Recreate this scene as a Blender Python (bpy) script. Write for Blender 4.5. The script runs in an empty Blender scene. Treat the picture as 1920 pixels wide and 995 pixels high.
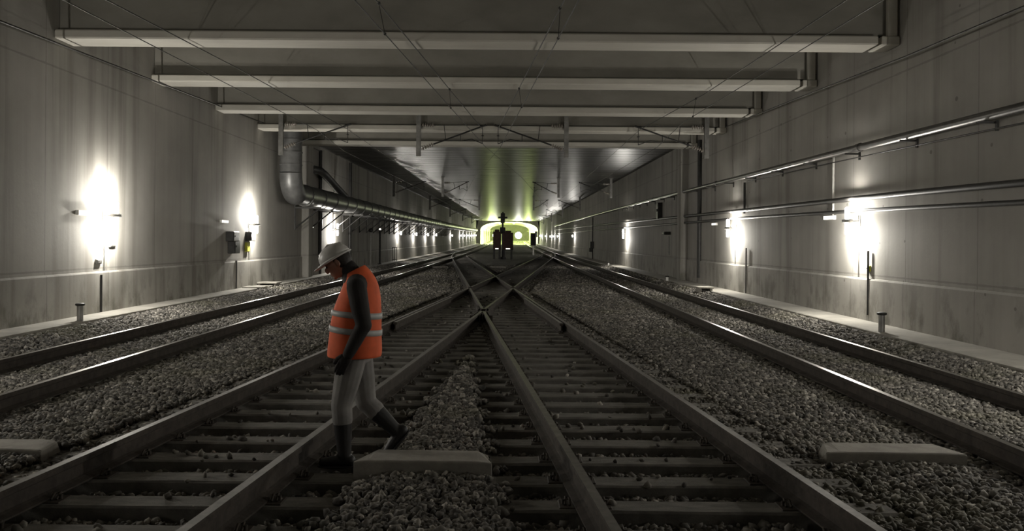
import bpy, bmesh, math, random
import numpy as np
from mathutils import Vector, Matrix
random.seed(4); rng = np.random.default_rng(7)
sc = bpy.context.scene; col = sc.collection
F = 1650.0; EYE = 1.72; ROLL = 0.008
XL, XR = -8.6, 7.3            # side walls
YB = -14.0; YP = 222.0        # back end, far portal
def G(y): return 2.2e-5*y*y if y > 0 else 0.0      # the line climbs gently
def at(px, py, d):
    u, v = px-957.0, py-453.0
    u2, v2 = u+ROLL*v, v-ROLL*u
    return Vector((u2/F*d, d, EYE - v2/F*d))
def atx(px, py, X):
    u, v = px-957.0, py-453.0
    return at(px, py, F*X/(u+ROLL*v))

# ------------------------------------------------------------------ materials
def nt(name):
    m = bpy.data.materials.new(name); m.use_nodes = True
    t = m.node_tree; t.nodes.clear()
    o = t.nodes.new('ShaderNodeOutputMaterial'); b = t.nodes.new('ShaderNodeBsdfPrincipled')
    t.links.new(b.outputs[0], o.inputs[0])
    return m, t, b
def N(t, typ, **kw):
    n = t.nodes.new(typ)
    for k, v in kw.items():
        if k == 'op': n.operation = v
        elif k == 'ins':
            for i, x in v.items(): n.inputs[i].default_value = x
        else: setattr(n, k, v)
    return n
def ramp(t, src, stops):
    r = t.nodes.new('ShaderNodeValToRGB'); e = r.color_ramp.elements
    while len(e) < len(stops): e.new(0.5)
    for i, (p, c) in enumerate(stops):
        e[i].position = p; e[i].color = (*c, 1) if len(c) == 3 else c
    t.links.new(src, r.inputs[0]); return r.outputs[0]
def mth(t, op, a, b=None, c=None):
    n = t.nodes.new('ShaderNodeMath'); n.operation = op
    for i, x in enumerate((a, b, c)):
        if x is None: continue
        if isinstance(x, (int, float)): n.inputs[i].default_value = x
        else: t.links.new(x, n.inputs[i])
    return n.outputs[0]
def mixc(t, fac, a, b, mode='MIX'):
    n = t.nodes.new('ShaderNodeMix'); n.data_type = 'RGBA'; n.blend_type = mode
    if isinstance(fac, (int, float)): n.inputs[0].default_value = fac
    else: t.links.new(fac, n.inputs[0])
    for i, x in ((6, a), (7, b)):
        if isinstance(x, tuple): n.inputs[i].default_value = (*x, 1)
        else: t.links.new(x, n.inputs[i])
    return n.outputs[2]
def pos(t, sx=1, sy=1, sz=1):
    g = t.nodes.new('ShaderNodeNewGeometry'); m = t.nodes.new('ShaderNodeMapping')
    m.inputs['Scale'].default_value = (sx, sy, sz)
    t.links.new(g.outputs['Position'], m.inputs[0]); return m.outputs[0]
def noise(t, vec, scale, detail=4, rough=.55):
    n = t.nodes.new('ShaderNodeTexNoise'); n.inputs['Scale'].default_value = scale
    n.inputs['Detail'].default_value = detail; n.inputs['Roughness'].default_value = rough
    t.links.new(vec, n.inputs['Vector']); return n.outputs['Fac']
def bump(t, b, h, strength=.3, dist=.02):
    n = t.nodes.new('ShaderNodeBump'); n.inputs['Strength'].default_value = strength
    n.inputs['Distance'].default_value = dist
    t.links.new(h, n.inputs['Height']); t.links.new(n.outputs[0], b.inputs['Normal'])

def concrete_wall():
    m, t, b = nt('wall_concrete')
    big = noise(t, pos(t, 1, .5, .6), .8, 5, .6)
    c = ramp(t, big, [(.25, (.31, .297, .270)), (.55, (.40, .385, .352)), (.8, (.47, .452, .415))])
    streak = noise(t, pos(t, 1, 1.0, .05), 1.1, 5, .62)      # rain-like vertical runs
    s = ramp(t, streak, [(.36, (.60, .59, .57)), (.46, (.90, .90, .89)), (.6, (1, 1, 1))])
    c = mixc(t, .85, c, s, 'MULTIPLY')
    g = t.nodes.new('ShaderNodeNewGeometry'); sp = t.nodes.new('ShaderNodeSeparateXYZ')
    t.links.new(g.outputs['Position'], sp.inputs[0]); Y, Z = sp.outputs[1], sp.outputs[2]
    # formwork joints every 2.5 m, faint lift lines, tie holes
    jy = mth(t, 'ABSOLUTE', mth(t, 'SUBTRACT', mth(t, 'FRACT', mth(t, 'MULTIPLY', Y, .4)), .5))
    wob = noise(t, pos(t, 3, 3, 3), 1.2, 4)
    jl = mth(t, 'LESS_THAN', jy, mth(t, 'MULTIPLY', wob, .012))
    jz = mth(t, 'ABSOLUTE', mth(t, 'SUBTRACT', mth(t, 'FRACT', mth(t, 'ADD', mth(t, 'MULTIPLY', mth(t, 'SUBTRACT', Z, 1.1), .26), .5)), .5))
    jh = mth(t, 'LESS_THAN', jz, mth(t, 'MULTIPLY', wob, .009))
    j = mth(t, 'MAXIMUM', jl, jh)
    c = mixc(t, mth(t, 'MULTIPLY', j, .35), c, (.10, .095, .085))
    v = t.nodes.new('ShaderNodeTexVoronoi'); v.inputs['Scale'].default_value = 1.0
    v.inputs['Randomness'].default_value = .35
    t.links.new(pos(t, .01, 1.05, 1.25), v.inputs['Vector'])
    hole = mth(t, 'LESS_THAN', v.outputs['Distance'], mth(t, 'MULTIPLY', noise(t, pos(t), 2.3, 2), .085))
    c = mixc(t, mth(t, 'MULTIPLY', hole, .55), c, (.09, .085, .075))
    # damp dirt low on the wall
    low = N(t, 'ShaderNodeMapRange', ins={1: 1.25, 2: .1, 3: 0, 4: 1}); t.links.new(Z, low.inputs[0])
    d = ramp(t, noise(t, pos(t, 1, 1.2, .8), 1.5, 6, .65), [(.48, (0, 0, 0)), (.62, (1, 1, 1))])
    c = mixc(t, mth(t, 'MULTIPLY', mth(t, 'MULTIPLY', d, low.outputs[0]), .7), c, (.085, .083, .06))
    t.links.new(c, b.inputs['Base Color']); b.inputs['Roughness'].default_value = .85
    bump(t, b, noise(t, pos(t), 12, 6, .7), .25, .01)
    return m
def concrete(name, c0, c1, scale=2, rough=.85, bs=.3, stretch=(1, 1, 1)):
    m, t, b = nt(name)
    n = noise(t, pos(t, *stretch), scale, 6, .62)
    t.links.new(ramp(t, n, [(.3, c0), (.7, c1)]), b.inputs['Base Color'])
    b.inputs['Roughness'].default_value = rough
    if bs: bump(t, b, noise(t, pos(t), scale*9, 6, .7), bs, .008)
    return m
def plain(name, c, rough=.6, metal=0, var=.25, scale=6):
    m, t, b = nt(name)
    n = noise(t, pos(t), scale, 4)
    a = tuple(x*(1-var) for x in c); z = tuple(min(1, x*(1+var)) for x in c)
    t.links.new(ramp(t, n, [(.3, a), (.7, z)]), b.inputs['Base Color'])
    b.inputs['Roughness'].default_value = rough; b.inputs['Metallic'].default_value = metal
    return m
def emis(name, c, s):
    m = bpy.data.materials.new(name); m.use_nodes = True; t = m.node_tree; t.nodes.clear()
    o = t.nodes.new('ShaderNodeOutputMaterial'); e = t.nodes.new('ShaderNodeEmission')
    e.inputs[0].default_value = (*c, 1); e.inputs[1].default_value = s
    t.links.new(e.outputs[0], o.inputs[0]); return m
def rocks_mat():
    m, t, b = nt('ballast_stone')
    a = t.nodes.new('ShaderNodeAttribute'); a.attribute_name = 'tone'
    c = ramp(t, a.outputs['Fac'], [(0, (.045, .042, .037)), (.45, (.125, .116, .103)), (.8, (.21, .196, .172)), (1, (.42, .395, .35))])
    moss = ramp(t, noise(t, pos(t), .55, 3), [(.5, (0, 0, 0)), (.68, (1, 1, 1))])
    c = mixc(t, mth(t, 'MULTIPLY', moss, .35), c, (.16, .155, .085))
    t.links.new(c, b.inputs['Base Color']); b.inputs['Roughness'].default_value = .8
    bump(t, b, noise(t, pos(t), 60, 4), .4, .004)
    return m
def floor_mat():
    m, t, b = nt('ballast_bed')
    v = t.nodes.new('ShaderNodeTexVoronoi'); v.inputs['Scale'].default_value = 17
    t.links.new(pos(t), v.inputs['Vector'])
    sp = t.nodes.new('ShaderNodeSeparateColor'); t.links.new(v.outputs['Color'], sp.inputs[0])
    c = ramp(t, sp.outputs[0], [(0, (.035, .032, .028)), (.5, (.10, .094, .083)), (1, (.21, .196, .17))])
    c = mixc(t, .4, c, ramp(t, noise(t, pos(t), .8, 4), [(.3, (.05, .048, .04)), (.7, (.19, .178, .155))]))
    moss = ramp(t, noise(t, pos(t), .55, 3), [(.5, (0, 0, 0)), (.68, (1, 1, 1))])
    c = mixc(t, mth(t, 'MULTIPLY', moss, .35), c, (.16, .155, .085))
    t.links.new(c, b.inputs['Base Color']); b.inputs['Roughness'].default_value = .9
    bump(t, b, v.outputs['Distance'], 1.0, .06)
    return m
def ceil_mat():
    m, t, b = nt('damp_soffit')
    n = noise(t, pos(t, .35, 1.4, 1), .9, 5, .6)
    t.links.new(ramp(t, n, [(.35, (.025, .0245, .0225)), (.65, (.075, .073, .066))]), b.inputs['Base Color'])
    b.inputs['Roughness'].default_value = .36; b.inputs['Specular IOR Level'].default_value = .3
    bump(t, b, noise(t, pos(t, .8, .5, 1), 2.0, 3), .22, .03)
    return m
def rail_side():
    m, t, b = nt('rusty_rail_steel')
    n = noise(t, pos(t), 9, 6, .7)
    t.links.new(ramp(t, n, [(.3, (.030, .025, .021)), (.7, (.078, .066, .055))]), b.inputs['Base Color'])
    b.inputs['Roughness'].default_value = .85; b.inputs['Metallic'].default_value = 0.0; b.inputs['Specular IOR Level'].default_value = .3
    bump(t, b, noise(t, pos(t), 30, 5), .4, .006)
    return m
M = dict(
    wall=concrete_wall(),
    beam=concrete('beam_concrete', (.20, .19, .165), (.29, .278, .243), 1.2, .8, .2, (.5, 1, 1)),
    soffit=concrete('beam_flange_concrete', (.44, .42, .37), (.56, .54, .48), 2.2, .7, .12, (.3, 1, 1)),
    slab=concrete('dark_roof_concrete', (.17, .165, .145), (.26, .25, .22), 1.2),
    walk=concrete('walkway_concrete', (.30, .285, .25), (.48, .46, .41), 1.6, .85, .35),
    block=concrete('precast_concrete', (.25, .235, .21), (.38, .36, .32), 7, .85, .35),
    ceil=ceil_mat(), floor=floor_mat(), rock=rocks_mat(), rail=rail_side(),
    shine=plain('polished_rail_head', (.55, .53, .50), .28, 1, .1),
    dull=plain('dull_rail_head', (.16, .148, .13), .5, .45, .25, 12),
    sleeper=concrete('weathered_sleeper', (.11, .104, .092), (.24, .228, .204), 5, .85, .5, (1, 3, 1)),
    plate=plain('steel_baseplate', (.06, .05, .04), .7, .3),
    dark=plain('dark_steel', (.045, .044, .042), .5, .5),
    grey=plain('galvanised_steel', (.26, .255, .24), .42, .6),
    duct=plain('galvanised_duct', (.12, .12, .118), .42, .3, .3, 3),
    wire=plain('copper_wire_tarnished', (.035, .033, .03), .5, .5),
    cable=plain('black_cable', (.04, .038, .036), .5, 0),
    pipe=plain('wall_pipe_steel', (.13, .125, .118), .36, .7),
    check=plain('worn_check_rail_head', (.20, .19, .165), .6, .2),
    insul=plain('glazed_insulator', (.30, .27, .24), .12, 0),
    white=plain('white_paint', (.75, .74, .70), .5),
    maroon=plain('maroon_paint', (.06, .026, .022), .7),
    yellow=plain('yellow_paint', (.55, .55, .08), .5),
    red=plain('red_paint', (.5, .04, .03), .5),
    lamp=emis('lit_lamp_glass', (1, .97, .90), 40),
    sign=emis('lit_sign_reflector_glow', (1, .95, .86), 1.6),
    green=emis('yellow_green_tube', (.80, 1, .25), 14),
    green2=emis('ceiling_streak_glow', (.80, 1, .30), 45),
    flood=emis('flood_lens', (1, 1, .86), 60),
    lining=concrete('arched_lining', (.45, .45, .40), (.62, .62, .55), .8, .6, .2, (1, .4, 1)),
    orange=plain('orange_vest_cloth', (.88, .15, .045), .75, 0, .12, 9),
    band=plain('silver_reflective_tape', (.52, .53, .52), .45, .0, .08),
    jacket=plain('charcoal_jacket_cloth', (.030, .027, .026), .85),
    trousers=plain('grey_trouser_cloth', (.27, .26, .25), .85),
    boot=plain('black_boot_rubber', (.022, .021, .021), .5),
    skin=plain('skin', (.36, .20, .14), .55, 0, .08),
    hair=plain('dark_hair', (.02, .015, .012), .6),
    helmet=plain('white_helmet_shell', (.78, .76, .73), .35, 0, .05),
)

# ------------------------------------------------------------------ mesh helpers
class MB:
    def __init__(s): s.v = []; s.f = []; s.m = []; s.sm = []
    def add(s, vs, fs, mi=0, sm=False):
        o = len(s.v); s.v += [tuple(x) for x in vs]
        for f in fs: s.f.append(tuple(i+o for i in f)); s.m.append(mi); s.sm.append(sm)
    def box(s, x0, x1, y0, y1, z0, z1, mi=0, mat=None):
        vs = [Vector((x, y, z)) for z in (z0, z1) for y in (y0, y1) for x in (x0, x1)]
        if mat: vs = [mat @ v for v in vs]
        s.add(vs, [(0, 2, 3, 1), (4, 5, 7, 6), (0, 1, 5, 4), (2, 6, 7, 3), (0, 4, 6, 2), (1, 3, 7, 5)], mi)
    def cbox(s, x0, x1, y0, y1, z0, z1, b=.01, mi=0, mat=None):
        """box with every edge chamfered by b"""
        bm = bmesh.new(); bmesh.ops.create_cube(bm, size=1)
        for v in bm.verts: v.co = Vector(((x0+x1)/2+v.co.x*(x1-x0), (y0+y1)/2+v.co.y*(y1-y0), (z0+z1)/2+v.co.z*(z1-z0)))
        bmesh.ops.bevel(bm, geom=bm.edges[:], offset=b, segments=1, affect='EDGES')
        bm.verts.index_update()
        s.add([(mat @ v.co) if mat else v.co for v in bm.verts], [[v.index for v in f.verts] for f in bm.faces], mi); bm.free()
    def tube(s, pts, r, n=8, mi=0, caps=True):
        pts = [Vector(p) for p in pts]; R = r if isinstance(r, (list, tuple)) else [r]*len(pts)
        vs = []; fs = []; up = Vector((0, 0, 1))
        for i, p in enumerate(pts):
            d = (pts[min(i+1, len(pts)-1)]-pts[max(i-1, 0)]).normalized()
            a = up if abs(d.z) < .9 else Vector((1, 0, 0))
            if i and abs(d.dot(pu)) < .95: a = pu
            u = (a - d*a.dot(d)).normalized(); w = d.cross(u); pu = u
            for k in range(n):
                an = 2*math.pi*k/n; vs.append(p + R[i]*(u*math.cos(an)+w*math.sin(an)))
        for i in range(len(pts)-1):
            for k in range(n):
                fs.append((i*n+k, i*n+(k+1) % n, (i+1)*n+(k+1) % n, (i+1)*n+k))
        s.add(vs, fs, mi, True)
        if caps:
            o = len(pts)-1
            s.add(vs[:n], [tuple(range(n))[::-1]], mi); s.add(vs[o*n:], [tuple(range(n))], mi)
    def rings(s, rs, n=20, mi=0, caps=True):
        """rs: list of (centre, u-vector, v-vector) ellipses"""
        vs = []; fs = []
        for c, u, v in rs:
            c, u, v = Vector(c), Vector(u), Vector(v)
            for k in range(n):
                a = 2*math.pi*k/n; vs.append(c+u*math.cos(a)+v*math.sin(a))
        for i in range(len(rs)-1):
            for k in range(n): fs.append((i*n+k, i*n+(k+1) % n, (i+1)*n+(k+1) % n, (i+1)*n+k))
        if caps:
            fs.append(tuple(range(n))[::-1]); fs.append(tuple(range((len(rs)-1)*n, len(rs)*n)))
        s.add(vs, fs, mi, True)
    def ell(s, c, r, mat=None, n=14, mi=0):
        vs = []; fs = []; c = Vector(c); m = n//2+1
        for i in range(m+1):
            th = math.pi*i/m
            for k in range(n):
                a = 2*math.pi*k/n
                p = Vector((r[0]*math.sin(th)*math.cos(a), r[1]*math.sin(th)*math.sin(a), -r[2]*math.cos(th)))
                vs.append(c+((mat @ p) if mat else p))
        for i in range(m):
            for k in range(n): fs.append((i*n+k, i*n+(k+1) % n, (i+1)*n+(k+1) % n, (i+1)*n+k))
        s.add(vs, fs, mi, True)
    def capsule(s, pts, rad, n=14, mi=0):
        s.tube(pts, rad, n, mi)
        for p, r in zip(pts, rad): s.ell(p, (r, r, r), None, n, mi)
    def build(s, name, mats, parent=None, smooth=None):
        me = bpy.data.meshes.new(name); me.from_pydata(s.v, [], s.f); me.update()
        for m in (mats if isinstance(mats, (list, tuple)) else [mats]): me.materials.append(m)
        me.polygons.foreach_set('material_index', s.m)
        me.polygons.foreach_set('use_smooth', s.sm if smooth is None else [smooth]*len(s.f))
        o = bpy.data.objects.new(name, me); col.objects.link(o)
        if parent: o.parent = parent
        return o
def tag(o, label=None, cat=None, group=None, kind=None):
    if label: o['label'] = label
    if cat: o['category'] = cat
    if group: o['group'] = group
    if kind: o['kind'] = kind
    return o
def empty(name, loc, label=None, cat=None, group=None, rz=0):
    o = bpy.data.objects.new(name, None); col.objects.link(o); o.location = loc; o.rotation_euler = (0, 0, rz)
    o.empty_display_size = .1
    return tag(o, label, cat, group)
def copy_tree(o, parent=None, loc=None):
    c = o.copy(); col.objects.link(c)
    if parent: c.parent = parent
    if loc is not None: c.location = loc
    for ch in list(o.children):
        copy_tree(ch, c)
    return c
def struct(o): o['kind'] = 'structure'; return o
def yrange(a, b, step_near=1.0, step_far=6.0):
    ys = [a]
    while ys[-1] < b-1e-6:
        ys.append(min(b, ys[-1]+(step_near if ys[-1] < 60 else step_far)))
    return ys
def extrude(mb, prof, ys, xf=lambda y: 0, mi=None, closed=True, caps=True, g=True, seg_ok=None):
    """profile (x,z) list swept along y, riding on G(y) and the lateral function xf(y)"""
    n = len(prof); vs = []; fs = []; ms = []
    for y in ys:
        gx, gz = xf(y), (G(y) if g else 0)
        for (x, z) in prof: vs.append((x+gx, y, z+gz))
    cnt = n if closed else n-1
    for i in range(len(ys)-1):
        for k in range(cnt):
            fs.append((i*n+k, i*n+(k+1) % n, (i+1)*n+(k+1) % n, (i+1)*n+k)); ms.append(mi[k] if mi else 0)
    o = len(mb.v); mb.v += vs
    for f, q in zip(fs, ms): mb.f.append(tuple(j+o for j in f)); mb.m.append(q); mb.sm.append(False)
    if closed and caps:
        mb.f.append(tuple(o+k for k in range(n))[::-1]); mb.m.append(0); mb.sm.append(False)
        mb.f.append(tuple(o+(len(ys)-1)*n+k for k in range(n))); mb.m.append(0); mb.sm.append(False)

# ------------------------------------------------------------------ track layout
SA, SB = -.0785, .0747
def blend(y, x0, slope, y0, xt, L=17):
    yh = y0+(xt-x0)/slope                       # where the straight leg meets the outer track
    if y <= yh-L: return x0+slope*(y-y0)
    if y >= yh+L: return xt
    t = (y-(yh-L))/(2*L); return x0+slope*(yh-L-y0)+slope*2*L*(t-t*t/2)
CL, CR = -5.71, 4.605                           # centres of the outer tracks
def cA(y): return blend(y, 1.30, SA, 4.69, CL)
def cB(y): return blend(y, -2.44, SB, 4.69, CR)
HG = .7175

# ------------------------------------------------------------------ setting
def side_wall(name, X, s):
    mb = MB(); t = .5
    # profile: ledge at 1.02, lower part stands 4 cm proud
    p = [(X-s*.045, -.3), (X-s*.045, .99), (X-s*.03, 1.02), (X, 1.025), (X, 7.0), (X+s*t, 7.0), (X+s*t, -.3)]
    if s < 0: p = p[::-1]
    extrude(mb, p, yrange(YB, YP, 2, 6))
    return struct(mb.build(name, M['wall']))
side_wall('wall_left', XL, -1); side_wall('wall_right', XR, 1)
YX0 = 29.1
def gh(x, y):
    """ballast surface relative to the sleeper tops"""
    a, b = cA(y), cB(y); lo, hi = min(a, b), max(a, b)
    h = .015
    wb = .07*math.sin(y*9.3)+.06*math.sin(y*23.7+x*5)
    if y < 13 and b+1.28+wb < x < a-1.28-wb: return .0+.04*math.exp(-((x-(a+b)/2)/.5)**2)
    def inz(c): return abs(x-c) < 1.32
    if y < 78 and (inz(a) or inz(b) or (y > 13 and y < 46 and lo < x < hi)):
        cen = min((a, b), key=lambda c: abs(x-c)); pass
        if (x-cen)*(1 if cen == hi else -1) > HG+.15: return -.035
        return -.105
    for c in (CL, CR):
        if abs(x-c) < 1.25: return -.012
    if x > 5.9: return min(.11, -.01+.14*(x-5.9)/.5)
    if x < -7.0: return min(.10, -.01+.12*(-7.0-x)/.8)
    return h+.03*math.sin(x*1.3+y*.21)
mb = MB()
xs = np.arange(XL, XR+.01, .15); ys1 = list(np.arange(YB, 3, 1.0))+list(np.arange(3, 26, .2))+list(np.arange(26, 80, .8))+list(np.arange(80, YP+.1, 4))
fv = []
for y in ys1:
    for x in xs: fv.append((float(x), float(y), gh(x, y)-.022+G(y)+random.uniform(-.008, .008)))
nx = len(xs)
ff = [(i*nx+j, i*nx+j+1, (i+1)*nx+j+1, (i+1)*nx+j) for i in range(len(ys1)-1) for j in range(nx-1)]
mb.add(fv, ff, 0, True)
struct(mb.build('floor', M['floor']))

# roof over the beams, dropped soffit beyond
mb = MB(); mb.box(XL-.5, XR+.5, YB, 37, 6.95, 7.3); struct(mb.build('ceiling', M['slab']))
CZ = 5.87
mb = MB(); vs = []; fs = []
y = 37.0; prof = []
while y < YP:
    prof += [(y, 0), (y+1.12, 0), (y+1.16, .05), (y+1.2, .05)] if y < 110 else [(y, 0), (y+1.2, 0)]
    y += 1.2
prof = [(37.0, 1.1)]+prof
for (y, dz) in prof:
    for x in (XL, XL+.4, XR-.4, XR):
        vs.append((x, y, CZ+G(y)+dz+(-.0)))
for i in range(len(prof)-1):
    for k in range(3): fs.append((i*4+k, i*4+k+1, (i+1)*4+k+1, (i+1)*4+k))
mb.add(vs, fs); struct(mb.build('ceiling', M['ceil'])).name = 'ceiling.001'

# ceiling beams
BY = [(16.5, 'nearest to the camera, cropped by the top of the picture'), (20.95, 'second from the camera, just behind the nearest one'),
      (25.5, 'third from the camera'), (29.75, 'fourth from the camera, carrying the overhead line drop posts'),
      (34.4, 'last and farthest, in front of the dark lower ceiling')]
BZ = EYE+3.75
def make_beam(y, label, group=None):
    t = empty('ceiling_beam', (0, y, BZ), label, 'beam', 'deep concrete beams spanning the tunnel')
    w = .73
    m1 = MB(); xr = XR-.42
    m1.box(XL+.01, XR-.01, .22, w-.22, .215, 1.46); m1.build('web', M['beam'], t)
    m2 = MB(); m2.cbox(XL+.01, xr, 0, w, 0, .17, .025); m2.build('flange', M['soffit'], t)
    m4 = MB(); m4.box(XL+.01, XR-.01, .24, w-.24, .16, .22); m4.build('joint_strip', M['dark'], t)
    m3 = MB(); m3.cbox(xr+.07, XR-.01, .02, w-.02, 0, .17, .02)
    m3.cbox(XR-.24, XR-.05, .03, .14, .17, 1.2, .02); m3.build('bearing_block', M['soffit'], t)
    return t
for y, s in BY: make_beam(y+.0, 'deep concrete ceiling beam, '+s)
for y in (11.9, 7.4, 2.9, -1.6, -6.1, -10.6):
    b = make_beam(y, 'deep concrete ceiling beam above and behind the viewpoint'); b['group'] = 'deep beams outside the picture'

# walkways along the walls
mb = MB(); extrude(mb, [(XL+.04, -.2), (XL+.6, -.2), (XL+.6, .155), (XL+.57, .17), (XL+.04, .17)][::1], yrange(YB, YP, 2, 6))
o = struct(mb.build('trim_1', M['walk']))
mb = MB(); extrude(mb, [(XR-.80, -.2), (XR-.04, -.2), (XR-.04, .17), (XR-.77, .17), (XR-.80, .155)], yrange(YB, YP, 2, 6))
o = struct(mb.build('trim_2', M['walk']))
# pilasters where the roof drops
mb = MB(); mb.cbox(XR-.30, XR+.1, 36.2, 37.0, .1, 6.9, .03); struct(mb.build('trim_3', M['wall']))
mb = MB(); mb.cbox(XL-.1, XL+.30, 36.2, 37.0, .1, 6.9, .03); struct(mb.build('trim_4', M['wall']))

# far portal and arched tunnel
GP = G(YP)
def arch_pts(n=24, s=1.0):
    p = [(-7.6*s, -.3), (-7.6*s, 3.3)]
    xc, rx, rz = -.35, 7.25*s, 2.35*s
    for i in range(n+1):
        a = math.pi-math.pi*i/n; ca, sa = math.cos(a), math.sin(a)
        p.append((xc+rx*math.copysign(abs(ca)**.8, ca), 3.3+rz*abs(sa)**.8))
    p.append((6.9*s, -.3)); return p
ap = arch_pts()
mb = MB(); vs = []; fs = []
for (x, z) in ap:
    ox = XL if x < -.35 else XR
    vs += [(x, YP-1.0, z+GP), (x, YP+1, z+GP)]
outer = [(XL, -.3)]+[(XL, 3.3)]
n = len(ap)
for i in range(1, n-1):
    t_ = (i-1)/(n-3)
    outer_pt = (XL+(XR-XL)*t_, 6.5) if 0 < t_ < 1 else ((XL, 3.3) if t_ == 0 else (XR, 3.3))
    if i > 1 : outer.append(outer_pt)
outer.append((XR, -.3))
for (x, z) in outer[:n]: vs.append((x, YP-1.0, z+GP))
for i in range(n-1):
    fs.append((2*i, 2*i+1, 2*i+3, 2*i+2)); fs.append((2*i, 2*i+2, 2*n+i+1, 2*n+i))
mb.add(vs, fs); struct(mb.build('wall_back', M['slab']))
mb = MB(); vs = []; fs = []
yy = [YP, YP+20, YP+45, YP+80, YP+120]
for y in yy:
    for (x, z) in ap: vs.append((x, y, z+G(y)))
for i in range(len(yy)-1):
    for k in range(n-1): fs.append((i*n+k, i*n+k+1, (i+1)*n+k+1, (i+1)*n+k))
    fs.append((i*n+n-1, i*n, (i+1)*n, (i+1)*n+n-1))
mb.add(vs, fs, 0, True); struct(mb.build('wall_tunnel', M['lining']))
mb = MB(); mb.box(-9, 9, YP+119, YP+119.5, 0, 12); struct(mb.build('wall_end', M['lining']))

# ------------------------------------------------------------------ rails
def rail_profile():
    h = .172
    return [(-.036, h-.012), (-.030, h), (.030, h), (.036, h-.012), (.036, h-.042), (.012, h-.055), (.010, .035), (.03, .025), (.075, .012), (.075, 0),
            (-.075, 0), (-.075, .012), (-.03, .025), (-.010, .035), (-.012, h-.055), (-.036, h-.042)]
RP = rail_profile(); RM = [0, 1, 0]+[0]*13
def rail(name, fn, y0, y1, label, head, gaps=(), lift=0.008):
    ys = [y0]
    while ys[-1] < y1: ys.append(min(y1, ys[-1]+(1.5 if ys[-1] < 130 else 5)))
    for a, b in gaps: ys = [y for y in ys if not (a < y < b)]+[a, b]
    ys.sort()
    mb = MB(); cur = []
    def flush(c):
        if len(c) > 1: extrude(mb, [(x, z+lift) for x, z in RP], c, fn, RM)
    for y in ys:
        cur.append(y)
        if any(abs(y-a) < 1e-6 for a, b in gaps): flush(cur); cur = []
    flush(cur)
    o = mb.build(name, [M['rail'], head])
    return tag(o, label, 'rail')
YC = 4.69+(1.30+2.44-2*HG)/(SB-SA)           # near frog: left rail of A meets right rail of B
YX = 4.69+(1.30+2.44)/(SB-SA)                # crossing centre
YF = 4.69+(1.30+2.44+2*HG)/(SB-SA)           # far frog
gp = .09/.153
rail('rail', lambda y: CL-HG, YB, 300, 'outermost left rail with polished head, next to the left walkway', M['shine'])
rail('rail', lambda y: CL+HG, YB, 300, 'inner rail of the far left track with polished head', M['shine'])
rail('rail', lambda y: CR-HG, YB, 300, 'inner rail of the far right track with polished head', M['shine'])
rail('rail', lambda y: CR+HG, YB, 300, 'outermost right rail with polished head, next to the right walkway', M['shine'])
rail('rail', lambda y: cA(y)+HG, YB, 76+14, 'dark rail entering at lower right and curving off to the far left track', M['dull'], [(YX-.35, YX+.35)])
rail('rail', lambda y: cA(y)-HG, YB, 76+22, 'dark rusty rail starting bottom centre right, through the near crossing', M['dull'], [(YC-gp*.6, YC+gp*.6), (YX-.35, YX+.35)])
rail('rail', lambda y: cB(y)-HG, YB, 76+22, 'dark rail entering at lower left edge and curving off to the far right track', M['dull'], [(YX-.35, YX+.35)])
rail('rail', lambda y: cB(y)+HG, YB, 76+30, 'rusty rail starting bottom left of centre, passing behind the worker', M['dull'], [(YC-gp*.6, YC+gp*.6), (YX-.35, YX+.35)])
# check rails opposite the crossing
for fn, a, b, lab in ((lambda y: cB(y)-HG+.105, 16.6, 24.0, 'short check rail inside the left rail, beside the worker'),
                      (lambda y: cA(y)+HG-.105, 16.6, 24.0, 'short check rail inside the right rail, opposite the near crossing')):
    o = rail('check_rail', fn, a, b, lab, M['check'], lift=.012)
# wing rails and frog castings at the crossings
def frog(y, x, lab, s=1):
    t = empty('crossing_frog', (x, y, G(y)), lab, 'rail crossing')
    mb = MB()
    for sl, off in ((SA, .1), (SB, -.1)):
        for q in (-1, 1):
            p = [(off*q+sl*-1.4*1, -1.4), (off*q*.9+sl*1.2, 1.4)]
            prof = [(-.03, .0), (.03, .0), (.03, .165), (-.03, .165)]
            vs = []
            for (xx, y0) in p:
                for (a, b) in prof: vs.append((xx+a, y0, b+.008))
            mb.add(vs, [(0, 1, 5, 4), (1, 2, 6, 5), (2, 3, 7, 6), (3, 0, 4, 7), (3, 2, 1, 0), (4, 5, 6, 7)])
    mb.build('wing_rail', M['rail'], t)
    mb = MB(); mb.cbox(-.16, .16, -.9, .9, .008, .03, .008); mb.build('base_casting', M['plate'], t)
    return t
frog(YC, cA(YC)-HG, 'cast frog at the nearest crossing of the two rusty rails')
frog(YF, cA(YF)+HG, 'cast frog at the farther crossing of the two curving tracks')

# ------------------------------------------------------------------ sleepers
def sleeper_mesh(L, name='sleeper'):
    mb = MB(); n = 10; vs = []; fs = []
    # slightly worn long block
    for i in range(n+1):
        x = -L/2+L*i/n
        j = lambda: random.uniform(-.006, .006)
        vs += [(x, -.125+j(), -.15), (x, -.125+j(), -.014), (x, -.108+j(), j()*.4), (x, .108+j(), j()*.4), (x, .125+j(), -.014), (x, .125+j(), -.15)]
    for i in range(n):
        for k in range(6): fs.append((i*6+k, (i+1)*6+k, (i+1)*6+(k+1) % 6, i*6+(k+1) % 6))
    fs.append(tuple(range(6))); fs.append(tuple(range(n*6, n*6+6))[::-1])
    mb.add(vs, fs); return mb
proto = {}
def plates_mb():
    mb = MB(); mb.cbox(-.17, .17, -.09, .09, 0, .014, .004)
    for q in (-1, 1):
        mb.tube([(q*.10, -.05, .02), (q*.10, 0, .05), (q*.125, .03, .05), (q*.13, -.04, .02)], .009, 6)
        mb.tube([(q*.14, 0, .01), (q*.14, 0, .045)], .014, 6)
    return mb
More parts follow.
